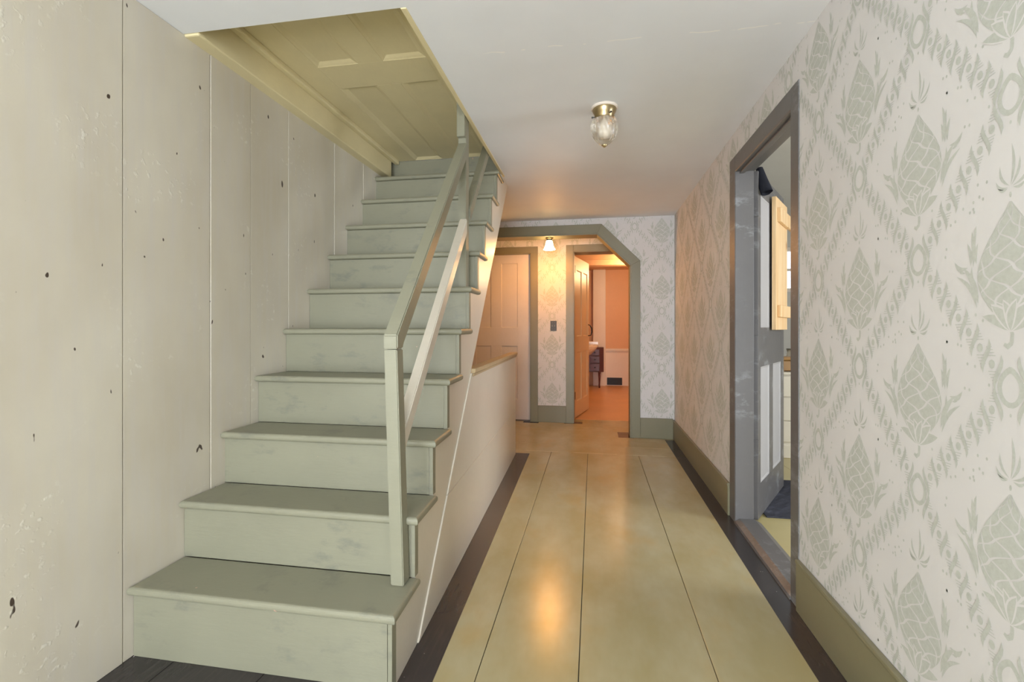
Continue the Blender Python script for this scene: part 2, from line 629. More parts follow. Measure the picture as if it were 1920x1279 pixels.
boxobj('casing_board', 'grey', gc, XR + 0.09, XR + 0.105, 1.997, DY0, 0, 2.065, bev=0.002)
boxobj('casing_board', 'grey', gc, XR + 0.09, XR + 0.105, DY0 - 0.075, DY1 + 0.08, DZ, 2.065, bev=0.002)
bm = prism([(XR - 0.008, 0), (XR - 0.004, 0.012), (XR + 0.02, 0.028), (XR + 0.10, 0.028), (XR + 0.135, 0.006), (XR + 0.135, 0)],
           DY0, DY1, lambda p, a: (p[0], a, p[1]))
obj('sill', bm, 'grey', gc)


# ------------------------------------------------------------------ wallpaper print
def lens(p, q, w, bend=0.0, n=5, blunt=0.0):
    """leaf shape from p to q, half width w, sideways bend"""
    px, pz = p
    dx, dz = q[0] - px, q[1] - pz
    L = math.hypot(dx, dz)
    nx, nz = -dz / L, dx / L
    a, b = [], []
    for i in range(n + 1):
        t_ = i / n
        s = bend * math.sin(math.pi * t_)
        h = w * (math.sin(math.pi * t_) ** 0.8) + (blunt if 0 < i < n else 0)
        cx_, cz_ = px + dx * t_ + nx * s, pz + dz * t_ + nz * s
        a.append((cx_ + nx * h, cz_ + nz * h))
        b.append((cx_ - nx * h, cz_ - nz * h))
    return a + b[-2:0:-1]


def disc(c, rx, rz, n=7, ph=0.0):
    return [(c[0] + rx * math.cos(ph + 2 * math.pi * k / n), c[1] + rz * math.sin(ph + 2 * math.pi * k / n)) for k in range(n)]


def motif():
    """one repeat of the paper, origin at the middle of the pineapple; list of outlines"""
    P = []
    zt, zb = 0.125, -0.118

    def w(z):
        t_ = (zt - z) / (zt - zb)
        return 0.078 * math.sin(math.pi * min(1, max(0, t_)) ** 1.22) ** 0.9 + 0.003
    rows = 9
    dz = (zt - (-0.075)) / rows
    for i in range(rows + 1):
        zc_ = zt - dz * (i + 0.45)
        n = 3
        off = 0.5 if i % 2 else 0.0
        for j in range(-1, n + 1):
            s0 = -1 + 2 * (j + off) / n
            s1 = s0 + 2 / n
            ds = s1 - s0
            raw = []
            for (a0, v0), (a1, v1) in zip(((-1, 0), (0, 1), (1, 0), (0, -1)), ((0, 1), (1, 0), (0, -1), (-1, 0))):
                for k in range(3):
                    raw.append((s0 + ds * (0.5 + 0.44 * (a0 + (a1 - a0) * k / 3)), 0.90 * (v0 + (v1 - v0) * k / 3)))
            if s1 < -0.98 or s0 > 0.98:
                continue
            out = []
            for s, v in raw:
                z = zc_ + v * dz
                s += 0.07 * math.sin(2 * math.pi * (z / (2 * dz))) + 0.05 * math.sin(z * 40)
                z += 0.0035 * math.sin(s * 4.5)
                s = max(-1, min(1, s))
                z = max(-0.098, min(zt, z))
                out.append((w(z) * math.sin(s * math.pi / 2) * 0.98, z))
            P.append(out)
    # calyx leaves and hooked stem
    for q_, (ang, L, wd) in enumerate(((-64, 0.074, 0.010), (62, 0.076, 0.012), (-38, 0.070, 0.010), (36, 0.072, 0.011), (-14, 0.066, 0.008), (11, 0.066, 0.008))):
        a = math.radians(ang)
        e_ = (L * math.sin(a), -0.124 + L * math.cos(a) * 0.9)
        b_ = 0.006 * (1 if ang > 0 else -1)
        P.append(('paper', 1 + 2 * q_, lens((0, -0.126), (e_[0] * 1.05, e_[1] + 0.004), wd + 0.004, b_, 6)))
        P.append(('ink', 2 + 2 * q_, lens((0.002 * math.sin(a), -0.124), e_, wd, b_, 6)))
    st = [(0.000, -0.118), (0.004, -0.130), (0.003, -0.145), (-0.004, -0.154), (-0.013, -0.151)]
    P.append([(x - 0.004, z) for x, z in st[:3]] + [(-0.007, -0.149), (-0.013, -0.147), (-0.016, -0.153)] +
             [(-0.006, -0.160), (0.005, -0.151)] + [(x + 0.004, z) for x, z in st[2::-1]])
    # crown
    for ang, L, b in ((-78, 0.030, 0.005), (-58, 0.040, 0.008), (-26, 0.055, 0.008), (2, 0.086, -0.006), (20, 0.060, -0.006), (48, 0.056, -0.009), (76, 0.034, -0.006)):
        a = math.radians(ang)
        P.append(lens((0.006 * math.sin(a), 0.150 + 0.006 * math.cos(a)), (L * math.sin(a), 0.150 + L * math.cos(a)), 0.0032, b, 5))
    P.append(disc((0, 0.138), 0.003, 0.006, 6))
    # leaf sprays left and right
    for sx, k in ((-1, 1.0), (1, 1.0)):
        def q(x, z):
            return (sx * x, z)
        up = 0.0 if sx < 0 else 0.012
        P.append(('ink', 1, lens(q(0.090, 0.010 + up), q(0.094, 0.085 + up), 0.0055, 0.003 * sx, 5)))
        P.append(('ink', 2, lens(q(0.097, 0.012 + up), q(0.106, 0.062 + up), 0.0045, 0.004 * sx, 5)))
        P.append(('ink', 3, lens(q(0.082, 0.014 + up), q(0.078, 0.058 + up), 0.0040, -0.004 * sx, 5)))
        P.append(('ink', 4, lens(q(0.086, 0.048 + up), q(0.082, 0.095 + up), 0.0038, -0.003 * sx, 5)))
        P.append(('ink', 5, lens(q(0.080, -0.055), q(0.094, 0.012), 0.0045, -0.006 * sx, 5)))
        P.append(('ink', 6, lens(q(0.077, -0.068), q(0.118, 0.012), 0.0070, 0.008 * sx, 6)))
        P.append(('ink', 7, lens(q(0.080, -0.078), q(0.136, -0.006), 0.0050, 0.012 * sx, 6)))
        P.append(('ink', 8, lens(q(0.104, 0.010), q(0.142, 0.026), 0.0055, -0.010 * sx, 6)))
        P.append(('ink', 9, lens(q(0.112, -0.002), q(0.130, 0.012), 0.0035, -0.003 * sx, 4)))
    # teardrop loop where the ropes cross
    n = 18
    zo = -0.237
    ring = []
    for k in range(n):
        a = 2 * math.pi * k / n
        r = 1 - 0.42 * max(0, math.sin(a)) ** 2
        ring.append((0.030 * math.cos(a) * r, zo + 0.040 * math.sin(a) + 0.004))
    inner = [(x * 0.66, zo + (z - zo) * 0.70) for x, z in ring]
    for k in range(n):
        k2 = (k + 1) % n
        P.append([ring[k], ring[k2], inner[k2], inner[k]])
    # twisted ropes to the two upper neighbours
    for sx in (-1, 1):
        x0, z0, x1, z1 = 0.0, zo, sx * 0.2615, zo + 0.28175
        N = 8
        for i in range(N):
            t_ = (i + 0.95) / (N + 0.9)
            cx_, cz_ = x0 + (x1 - x0) * t_, z0 + (z1 - z0) * t_
            # S-shaped strand
            h = 0.036
            A, B = [], []
            for k in range(7):
                v = -1 + k / 3
                ww = 0.0055 * math.cos(v * math.pi / 2) ** 0.7 if abs(v) < 1 else 0
                xx = cx_ + sx * 0.0100 * math.sin(v * 2.2) * -0.9
                A.append((xx - ww, cz_ + v * h))
                B.append((xx + ww, cz_ + v * h))
            P.append(('ink', 14 + (i % 2) + (2 if sx > 0 else 0), A + B[-2:0:-1]))
            if i < N - 1:
                tm = t_ + 0.5 / (N + 0.9)
                dx_, dz_ = x0 + (x1 - x0) * tm, z0 + (z1 - z0) * tm
                P.append(('ink', 19 + (1 if sx > 0 else 0), disc((dx_, dz_), 0.0075, 0.0095, 8)))
                # fine shading strokes above and below the bead
                for s2 in (-1, 1):
                    for r in range(4):
                        zz = dz_ + s2 * (0.016 + r * 0.0058)
                        xx = dx_ + s2 * sx * (0.003 + r * 0.0030) * 0.6
                        hw = 0.0105 - 0.0012 * r
                        P.append(('ink', 22 + r + (5 if sx > 0 else 0), [(xx - hw, zz), (xx + hw, zz + 0.001), (xx + hw, zz + 0.0026), (xx - hw, zz + 0.0016)]))
    # scattered specks
    rnd = random.Random(3)
    for _ in range(230):
        x, z = rnd.uniform(-0.22, 0.22), rnd.uniform(-0.20, 0.29)
        if abs(x) / 0.2615 + abs(z - 0.045) / 0.282 > 0.83 or (x / 0.095) ** 2 + (z / 0.14) ** 2 < 1 or \
                (0.068 < abs(x) < 0.148 and -0.09 < z < 0.115) or (abs(x) < 0.055 and 0.13 < z < 0.25) or (abs(x) < 0.03 and z < 0):
            continue
        P.append(disc((x, z), 0.0030, 0.0040, 5, rnd.uniform(0, 1)))
    return P


MOTIF = motif()


def paper_print(parent, regions, place, c0, tip0):
    """regions: (u0,u1,z0,z1) in wall coordinates; place(u,z)->xyz; c0: a column centre, tip0: a tip height in it"""
    verts, faces, mats = [], [], []
    for (u0, u1, z0, z1) in regions:
        bm = bmesh.new()
        k0, k1 = math.floor((u0 - c0) / 0.2615) - 1, math.ceil((u1 - c0) / 0.2615) + 1
        for k in range(k0, k1 + 1):
            uc = c0 + 0.2615 * k
            tz = tip0 - 0.125 + (0.28175 if k % 2 else 0)
            for r in range(-5, 5):
                zc_ = tz + 0.5635 * r
                if zc_ + 0.3 < z0 or zc_ - 0.3 > z1:
                    continue
                for out in MOTIF:
                    lay, mi = 0, 0
                    if out[0] in ('paper', 'ink'):
                        mi, lay, out = (1 if out[0] == 'paper' else 0), out[1], out[2]
                    us = [uc + p[0] for p in out]
                    zs = [zc_ + p[1] for p in out]
                    if max(us) < u0 or min(us) > u1 or max(zs) < z0 or min(zs) > z1:
                        continue
                    try:
                        bm.faces.new([bm.verts.new((u, lay * 0.00002, z)) for u, z in zip(us, zs)]).material_index = mi
                    except ValueError:
                        pass
        for co_, no in (((u0, 0, 0), (-1, 0, 0)), ((u1, 0, 0), (1, 0, 0)), ((0, 0, z0), (0, 0, -1)), ((0, 0, z1), (0, 0, 1))):
            bmesh.ops.bisect_plane(bm, geom=list(bm.verts) + list(bm.edges) + list(bm.faces), plane_co=co_, plane_no=no, clear_outer=True)
        bm.verts.index_update()
        base = len(verts)
        verts += [place(v.co.x, v.co.z, v.co.y) for v in bm.verts]
        mats += [f.material_index for f in bm.faces]
        faces += [[base + v.index for v in f.verts] for f in bm.faces]
        bm.free()
    me = bpy.data.meshes.new('wallpaper_print')
    me.from_pydata(verts, [], faces)
    me.materials.append(M['ink'])
    me.materials.append(M['paper'])
    me.polygons.foreach_set('material_index', mats)
    o = bpy.data.objects.new('wallpaper_print', me)
    COL.objects.link(o)
    o.parent = parent
    o['kind'] = 'stuff'
    return o


XP = XR - 0.0004
paper_print(wall_right, [(-1.997, 0.6, 0.2, ZC), (-2.935, -1.997, 2.065, ZC), (-YA0, -2.935, 0.19, ZC)],
            lambda u, z, h: (XP - h, -u, z), -1.317, 1.624)
paper_print(wall_back, [(0.462, XR, 0.2, ZC), (-0.95, 0.085, 2.142, ZC)], lambda u, z, h: (u, YA0 - 0.0004 - h, z), 0.67, 1.622)


# triangle above the diagonal casing
po = paper_print(wall_back, [(0.085, 0.462, 1.765, ZC)], lambda u, z, h: (u, YA0 - 0.0004 - h, z), 0.67, 1.622)
bm = bmesh.new()
bm.from_mesh(po.data)
bmesh.ops.bisect_plane(bm, geom=list(bm.verts) + list(bm.edges) + list(bm.faces), plane_co=(0.085, YA0, 2.142),
                       plane_no=(-1, 0, -1), clear_outer=True)
bm.to_mesh(po.data)
bm.free()
paper_print(wall_alcove, [(D1[1] + 0.084, D3[0] - 0.084, 0.19, ZC), (-1.45, D1[1] + 0.084, D1[2] + 0.076, ZC),
                          (D3[0] - 0.084, 0.55, D3[2] + 0.076, ZC)], lambda u, z, h: (u, YB0 - 0.0004 - h, z), -0.469, 1.590)

# ------------------------------------------------------------------ staircase
stair = empty('staircase', (-1.05, 1.34, 0))
tag(stair, 'sage green painted wooden staircase with open rail rising beside the board wall', 'staircase')
SINV = Matrix.Translation((1.05, -1.34, 0))


def spart(name, bm, mat, parent=stair, **k):
    o = obj(name, bm, mat, None, **k)
    o.data.transform(SINV)
    o.parent = parent
    return o


Z0, DZS, Y0, DYS, TT = 0.240, 0.2135, 1.321, 0.1995, 0.028
ZS = [Z0 + DZS * i for i in range(10)]
YS = [Y0 + DYS * i for i in range(11)]
RF = 0.024       # riser face sits behind the nosing
for i in range(10):
    y0, y1, z = YS[i], YS[i + 1] + RF + 0.004, ZS[i]
    bm = bmesh.new()
    base = [(XL, y0), (xs(y0), y0), (xs(y1), y1), (XL, y1)]
    lo = [bm.verts.new((x, y, z - TT)) for x, y in base]
    hi = [bm.verts.new((x, y, z)) for x, y in base]
    bm.faces.new(lo[::-1])
    bm.faces.new(hi)
    for k in range(4):
        bm.faces.new([lo[k], lo[(k + 1) % 4], hi[(k + 1) % 4], hi[k]])
    es = [e for e in bm.edges if abs(e.verts[0].co.z - e.verts[1].co.z) < 1e-6 and
          ((e.verts[0].co.y == y0 and e.verts[1].co.y == y0) or (e.verts[0].co.x > XL and e.verts[1].co.x > XL))]
    bmesh.ops.bevel(bm, geom=es, offset=0.0115, segments=4, affect='EDGES', profile=0.5)
    spart('tread', bm, 'sage')
for i in range(11):
    y = YS[i] + RF
    zb = 0 if i == 0 else ZS[i - 1]
    ztop = ZS[i] - TT if i < 10 else 2.338
    spart('riser', boxes((XL, xs(y) - 0.034, y, y + 0.018, zb, ztop), bev=0.0015), 'sage')
    # cove moulding under the nosing
    if i < 10:
        spart('corner_strip', boxes((xs(y) - 0.032, xs(y) - 0.018, y - 0.001, y + 0.03, zb, ztop), bev=0.0012), 'sage')

# cut stringer closing the side of the stair
LOW = lambda y: 1.0675 * (y - 1.565)
pts = [(YS[0] + RF + 0.030, 0)]
for i in range(10):
    y = YS[i] + RF + 0.030
    if i:
        pts.append((y - 0.026, ZS[i - 1] - TT))
        pts.append((y - 0.026, ZS[i] - TT))
    else:
        pts.append((y, ZS[0] - TT))
pts.append((YS[10] + RF, ZS[9] - TT))
pts.append((YS[10] + RF, 2.204))
pts += [(2.203 / 1.0675 + 1.565, 2.203), (1.565, 0)]
spart('stringer', prism(pts, -0.018, -0.034, lambda p, a: (xs(p[0]) + a, p[0], p[1])), 'stair_side')
# boarded underside
spart('soffit', prism([(1.60, 0.0), (3.62, LOW(3.62) - 0.03), (3.60, LOW(3.62) + 0.0), (1.60, 0.036)], 0, 1,
                      lambda p, a: (XL + (xs(p[0]) - 0.036 - XL) * a, p[0], p[1])), 'stair_side')

# newel, post and rails
def bar(name, p0, p1, w, d, mat='sage', bev=0.003, top_cut=None):
    """square post from p0 to p1 (centres), w across x, d along y"""
    bm = bmesh.new()
    lo = [bm.verts.new((p0[0] + a * w / 2, p0[1] + b * d / 2, p0[2])) for a, b in ((-1, -1), (1, -1), (1, 1), (-1, 1))]
    hi = [bm.verts.new((p1[0] + a * w / 2, p1[1] + b * d / 2, p1[2] + (top_cut * b * d / 2 if top_cut else 0)))
          for a, b in ((-1, -1), (1, -1), (1, 1), (-1, 1))]
    bm.faces.new(lo[::-1])
    bm.faces.new(hi)
    for k in range(4):
        bm.faces.new([lo[k], lo[(k + 1) % 4], hi[(k + 1) % 4], hi[k]])
    bmesh.ops.bevel(bm, geom=list(bm.edges), offset=bev, segments=2, affect='EDGES')
    return spart(name, bm, mat)


SL = DZS / DYS
bar('newel_post', (-0.642, 1.509, 0.240), (-0.664, 1.505, 1.026), 0.046, 0.052, top_cut=None)


def rail(name, yz, x_at, w, th, mat, top=True):
    """rail of width w; yz = outline in (y,z)"""
    bm = prism(yz, -w / 2, w / 2, lambda p, a: (x_at(p[0]) + a, p[0], p[1]))
    bmesh.ops.bevel(bm, geom=list(bm.edges), offset=0.004, segments=2, affect='EDGES')
    return spart(name, bm, mat)


def rx(y):
    return -0.664 - 0.014 * (y - 1.50)


# top rail: blunt front end sits on the newel, then climbs to the post and on up to the hatch
zr = 1.074
yn = 1.478
rail('handrail', [(yn, 1.028), (yn, zr), (2.412, zr + SL * (2.412 - yn)), (2.412, zr + SL * (2.412 - yn) - 0.075), (yn + 0.052, 1.050), (yn + 0.05, 1.028)],
     rx, 0.050, 0, 'sage')
# middle rail, pale below the post
zm = 0.705
ym = 1.533
rail('middle_rail', [(ym, zm - 0.05), (ym, zm + 0.03), (2.41, zm + 0.03 + SL * (2.41 - ym)), (2.41, zm - 0.05 + SL * (2.41 - ym))],
     lambda y: rx(y) + 0.004, 0.040, 0, 'stair_side')
zz = zm + SL * (2.475 - ym)
rail('middle_rail', [(2.475, zz - 0.05), (2.475, zz + 0.03), (2.475 + (2.335 - zz - 0.03) / SL, 2.335), (2.475 + (2.335 - zz + 0.05) / SL, 2.335)],
     lambda y: rx(y) + 0.004, 0.040, 0, 'sage')
bar('rail_post', (-0.681, 2.442, ZS[5]), (-0.681, 2.442, 2.338), 0.042, 0.062)
bar('post_block', (-0.681, 2.398, 2.098), (-0.681, 2.398, 2.338), 0.042, 0.028, bev=0.0015)

# ------------------------------------------------------------------ half wall below the stair
hw_ = empty('wall_half')
tag(hw_, 'pale painted low wall of two wide boards under the staircase with moulded cap', kind='structure')
HY, HZ, HS = 4.045, 0.862, 0.388
face, back = -0.0125, -0.032


def hx(p, a):
    return (xs(p[0]) + a, p[0], p[1])


g = 0.0012
for nm, pts in (('panel', [(1.565 + g, 0), (HY, 0), (HY, HS - g), (HS / 1.0675 + 1.565 + g, HS - g)]),
                ('panel', [(HS / 1.0675 + 1.565 + g, HS + g), (HY, HS + g), (HY, HZ), (HZ / 1.0675 + 1.565 + g, HZ)])):
    bm = prism(pts, face, back, hx)
    bmesh.ops.bevel(bm, geom=list(bm.edges), offset=0.0015, segments=1, affect='EDGES')
    obj(nm, bm, 'stair_side', hw_)
obj('back_board', prism([(1.7, 0), (HY - 0.002, 0), (HY - 0.002, HZ), (2.36, HZ)], -0.033, -0.05, hx), 'stair_side', hw_)
y_c = HZ / 1.0675 + 1.565 + 0.01
for z0_, z1_, o0, o1 in ((HZ, HZ + 0.022, 0.004, -0.066), (HZ - 0.016, HZ, -0.001, -0.014)):
    bm = prism([(y_c, z0_), (HY + (0.012 if o0 > 0 else 0.002), z0_), (HY + (0.012 if o0 > 0 else 0.002), z1_), (y_c + 0.012, z1_)], o0, o1, hx)
    bmesh.ops.bevel(bm, geom=list(bm.edges), offset=0.003, segments=2, affect='EDGES')
    obj('cap' if o0 > 0 else 'cap_moulding', bm, paint('cap_wood_%d' % (o0 > 0), srgb(186, 164, 128), 0.45, 0.15, (9, 3, 9), 0.1), hw_)


# ------------------------------------------------------------------ panelled doors
def panel_door(root, xp, zp, Wd, z0, z1, t_, mf, mp, groove=0.011, mould=0.016):
    """local frame: x along leaf, y into thickness, z up; xp / zp panel intervals"""
    def b(name, *d):
        return boxobj(name, mf, root, *d, bev=0.0012)
    b('stile', 0, xp[0][0], 0, t_, z0, z1)
    b('stile', xp[-1][1], Wd, 0, t_, z0, z1)
    edges = [z0] + [v for q in zp for v in q] + [z1]
    for k in range(0, len(edges), 2):
        b('rail', xp[0][0], xp[-1][1], 0.0004, t_ - 0.0004, edges[k], edges[k + 1])
    for (za, zb_) in zp:
        for (p, q) in zip(xp, xp[1:]):
            b('mullion', p[1], q[0], 0.0002, t_ - 0.0002, za, zb_)
        for (xa, xb) in xp:
            bm = bmesh.new()
            loops = []
            for y, ins in ((0.002, 0), (groove * 0.45, mould * 0.45), (groove, mould), (t_ - groove, mould), (t_ - 0.002, 0)):
                loops.append([bm.verts.new(c_) for c_ in ((xa + ins, y, za + ins), (xb - ins, y, za + ins), (xb - ins, y, zb_ - ins), (xa + ins, y, zb_ - ins))])
            for l0, l1 in ((0, 1), (1, 2), (3, 4)):
                for k in range(4):
                    bm.faces.new([loops[l0][k], loops[l0][(k + 1) % 4], loops[l1][(k + 1) % 4], loops[l1][k]])
            bm.faces.new(loops[2])
            bm.faces.new(loops[3])
            obj('panel', bm, mp, root)


# hatch of an old panelled door closing the stairwell
hatch = bpy.data.objects.new('stair_hatch', None)
COL.objects.link(hatch)
hatch.matrix_world = Matrix(((-1, 0, 0, -0.642), (0, 0, 1, 1.30), (0, 1, 0, 2.34), (0, 0, 0, 1)))
tag(hatch, 'old panelled door laid flat as yellow hatch over the staircase', 'hatch')
panel_door(hatch, [(0.113, 0.322), (0.448, 0.655)], [(0.10, 0.768), (0.972, 2.032)], 0.786, 0, 2.042, 0.04, 'hatch', 'hatch', 0.013, 0.026)

# closed door beyond the opening
d1 = empty('door_1', (D1[0], YB0 + 0.035, 0))
tag(d1, 'closed white panelled door with black latch beyond the low wall', kind='structure')
panel_door(d1, [(0.12, 0.30), (0.425, 0.62)], [(0.25, 0.88), (1.10, 1.857)], D1[1] - D1[0] - 0.004, 0.012, 1.958, 0.035, 'white_paint', 'white_paint', 0.008, 0.006)
boxobj('latch', 'black_iron', d1, 0.455, 0.495, -0.022, 0.0, 0.752, 0.782, bev=0.004)
boxobj('threshold', 'grey', d1, 0, 0.78, -0.03, 0.05, 0, 0.01)

# open grey door into the side room
d2 = empty('door_2', (0.917, 2.862, 0), math.radians(60.2))
tag(d2, 'open slate grey panelled door with unpainted pale panels in the side doorway', kind='structure')
panel_door(d2, [(0.068, 0.305), (0.402, 0.655)], [(0.205, 0.872), (1.10, 1.86)], 0.752, 0.012, 1.985, 0.036, 'grey', 'primer', 0.008, 0.012)
for z in (0.42, 1.10, 1.77):
    o = boxobj('hinge', 'grey', d2, -0.010, 0.0, -0.004, 0.030, z - 0.045, z + 0.045, bev=0.002)
    obj('hinge_pin', lathe([(0.005, -0.048), (0.006, -0.044), (0.006, 0.044), (0.005, 0.048)], 10, (-0.008, 0.040, z)), 'grey', o)

# open bathroom door
d3 = empty('door_3', (-0.216, 5.705, 0), math.radians(77.5))
tag(d3, 'open cream panelled bathroom door with black iron pull', kind='structure')
panel_door(d3, [(0.10, 0.34), (0.43, 0.65)], [(0.20, 0.80), (0.99, 1.80)], 0.745, 0.012, 1.955, 0.034, 'peach_door', 'peach_door', 0.008, 0.012)
obj('pull_handle', tube([(0.70, 0.0, 1.135), (0.70, -0.022, 1.13), (0.70, -0.046, 1.09), (0.70, -0.05, 1.04), (0.70, -0.036, 0.995), (0.70, 0.0, 0.99)],
                        [0.006, 0.006, 0.009, 0.009, 0.006, 0.006]), 'black_iron', d3, smooth=True)
for z in (0.28, 1.80):
    boxobj('hinge', 'black_iron', d3, -0.012, 0.012, -0.006, 0.03, z - 0.045, z + 0.045, bev=0.002)

# ------------------------------------------------------------------ side room
sx0, sx1, sy0, sy1 = XR + 0.09, 3.7, 0.4, 5.35
fl2 = structure('floor_side_room', boxes((sx0 - 0.0, sx1, sy0, sy1, -0.06, -0.006)), 'dark_gap', 'ochre painted plank floor of the side room')
xx = [sx0 + 0.005, 1.18, 1.5, 1.83, 2.15, 2.5, 2.85, 3.2, sx1]
m2 = paint('side_room_floor_paint', srgb(190, 176, 124), 0.28, 0.1, (26, 2, 3), 0.06)
for a, b in zip(xx, xx[1:]):
    boxobj('plank', m2, fl2, a + 0.001, b - 0.001, sy0, sy1, -0.03, 0, bev=0.001)
structure('ceiling_side_room', boxes((sx0, sx1 + 0.1, sy0 - 0.1, sy1 + 0.1, ZC + 0.02, ZC + 0.12)), 'plain_wall', 'pale plaster ceiling of the side room')
wx0, wx1, wz0, wz1 = 1.62, 2.62, 1.47, 1.94       # window over the dresser
structure('wall_side_room_back', boxes((sx0, wx0, sy1, sy1 + 0.1, 0, ZC + 0.1), (wx1, sx1, sy1, sy1 + 0.1, 0, ZC + 0.1),
                                       (wx0, wx1, sy1, sy1 + 0.1, 0, wz0), (wx0, wx1, sy1, sy1 + 0.1, wz1, ZC + 0.1)), 'plain_wall', 'plaster wall of the side room behind the dresser')
structure('wall_side_room_front', boxes((sx0, sx1, sy0 - 0.1, sy0, 0, ZC + 0.1)), 'plain_wall')
structure('wall_side_room_right', boxes((sx1, sx1 + 0.1, sy0, 0.9, 0, ZC + 0.1), (sx1, sx1 + 0.1, 2.3, sy1, 0, ZC + 0.1),
                                        (sx1, sx1 + 0.1, 0.9, 2.3, 0, 0.65), (sx1, sx1 + 0.1, 0.9, 2.3, 2.05, ZC + 0.1)), 'plain_wall')


def window(name, x0, x1, z0, z1, y, along, label, nx=2, nz=2, mat='white_trim'):
    e = empty(name)
    tag(e, label, kind='structure')

    def bx(nm, a0, a1, d0, d1, c0, c1, m):
        if along == 'x':
            boxobj(nm, m, e, a0, a1, y + d0, y + d1, c0, c1)
        else:
            boxobj(nm, m, e, y + d0, y + d1, a0, a1, c0, c1)
    f_ = 0.04
    bx('frame', x0, x0 + f_, 0, 0.06, z0, z1, mat)
    bx('frame', x1 - f_, x1, 0, 0.06, z0, z1, mat)
    bx('frame', x0, x1, 0, 0.06, z0, z0 + f_, mat)
    bx('frame', x0, x1, 0, 0.06, z1 - f_, z1, mat)
    for k in range(1, nx):
        xm = x0 + (x1 - x0) * k / nx
        bx('muntin', xm - 0.012, xm + 0.012, 0.01, 0.05, z0, z1, mat)
    for k in range(1, nz):
        zm_ = z0 + (z1 - z0) * k / nz
        bx('muntin', x0, x1, 0.01, 0.05, zm_ - 0.012, zm_ + 0.012, mat)
    for i in range(nx):
        for k in range(nz):
            bx('pane', x0 + (x1 - x0) * i / nx + 0.012, x0 + (x1 - x0) * (i + 1) / nx - 0.012, 0.028, 0.031,
               z0 + (z1 - z0) * k / nz + 0.012, z0 + (z1 - z0) * (k + 1) / nz - 0.012, 'pane')


window('window_1', wx0, wx1, wz0, wz1, sy1 + 0.02, 'x', 'bright window above the cream dresser in the side room', 3, 2)
window('window_2', 0.9, 2.3, 0.65, 2.05, sx1 + 0.02, 'y', 'daylit window in the far wall of the side room', 3, 3)

# pine board with battens hung on the grey door
pb = empty('pine_panel', (0.917, 2.862, 1.085), math.radians(60.2))
tag(pb, 'fresh pine board with two battens hung on the open grey door', 'board')
for a, b in ((0.302, 0.482), (0.4835, 0.660)):
    boxobj('plank', 'pine', pb, a, b, -0.036, -0.012, 0, 0.815, bev=0.002)
for z0_, z1_ in ((0.665, 0.752), (0.078, 0.152)):
    boxobj('batten', 'pine', pb, 0.34, 0.80, -0.057, -0.0362, z0_, z1_, bev=0.004)
boxobj('hook', 'black_iron', pb, 0.52, 0.56, -0.012, -0.0005, 0.70, 0.73, bev=0.002)

# dark rolled mat hooked over the corner of the grey door
bm = bmesh.new()
p0, p1 = Vector((0.968, 2.872, 1.860)), Vector((0.938, 2.905, 2.010))
seg, turns, rows_ = 40, 1.35, 8
d = (p1 - p0).normalized()
u_ = d.orthogonal().normalized()
w_ = d.cross(u_)
grid = []
for i in range(rows_ + 1):
    t_ = i / rows_
    r0 = 0.034 - 0.014 * t_ ** 1.3
    row = []
    for k in range(seg + 1):
        a = 2 * math.pi * turns * k / seg
        r = r0 * (1 - 0.22 * k / seg) * (1 + 0.05 * math.sin(3 * a + 4 * t_))
        c = p0 + (p1 - p0) * t_
        row.append(bm.verts.new(c + (u_ * math.cos(a) + w_ * math.sin(a)) * r))
    grid.append(row)
for a, b in zip(grid, grid[1:]):
    for k in range(seg):
        bm.faces.new([a[k], a[k + 1], b[k + 1], b[k]])
bmesh.ops.solidify(bm, geom=list(bm.faces), thickness=0.004)
tag(obj('rolled_mat', bm, 'rolled', smooth=True), 'dark rolled rubber mat hooked over the corner of the grey door', 'mat')

# floor mat
bm = bmesh.new()
N = 24
vv = [[bm.verts.new((0.99 + 0.72 * i / N, 2.94 + 0.72 * j / N, 0.009 + 0.0025 * math.sin(i * 2.3) * math.cos(j * 1.9))) for j in range(N + 1)] for i in range(N + 1)]
for i in range(N):
    for j in range(N):
        bm.faces.new([vv[i][j], vv[i + 1][j], vv[i + 1][j + 1], vv[i][j + 1]])
r = bmesh.ops.extrude_face_region(bm, geom=list(bm.faces))
for v in r['geom']:
    if isinstance(v, bmesh.types.BMVert):
        v.co.z = 0.0005
tag(obj('floor_mat', bm, 'mat'), 'dark navy ribbed floor mat behind the grey door', 'mat')

# cream dresser
dr = empty('dresser', (1.95, 4.55, 0))
tag(dr, 'cream painted dresser with drawers behind the grey door', 'dresser')
boxobj('body', 'cream_furn', dr, -0.50, 0.50, -0.235, 0.235, 0.05, 0.70, bev=0.003)
boxobj('top', 'cream_furn', dr, -0.52, 0.52, -0.255, 0.245, 0.70, 0.724, bev=0.006)
boxobj('plinth', 'cream_furn', dr, -0.51, 0.51, -0.245, 0.24, 0.0, 0.115, bev=0.006)
for z0_, z1_ in ((0.136, 0.31), (0.317, 0.51), (0.518, 0.69)):
    o = boxobj('drawer', 'cream_furn', dr, -0.48, 0.48, -0.252, -0.235, z0_, z1_, bev=0.005)
    for x in (-0.26, 0.26):
        k = obj('knob', lathe([(0.004, 0), (0.006, 0.008), (0.014, 0.016), (0.012, 0.024), (0.002, 0.027)], 12), 'brass', o, smooth=True)
        k.rotation_euler = (math.pi / 2, 0, 0)
        k.location = (x, -0.252, (z0_ + z1_) / 2)
jb = empty('trinket_box', (1.67, 4.42, 0.7245))
tag(jb, 'small gilded trinket box on the cream dresser', 'box')
boxobj('body', 'gold', jb, -0.09, 0.09, -0.06, 0.06, 0.006, 0.09, bev=0.006)
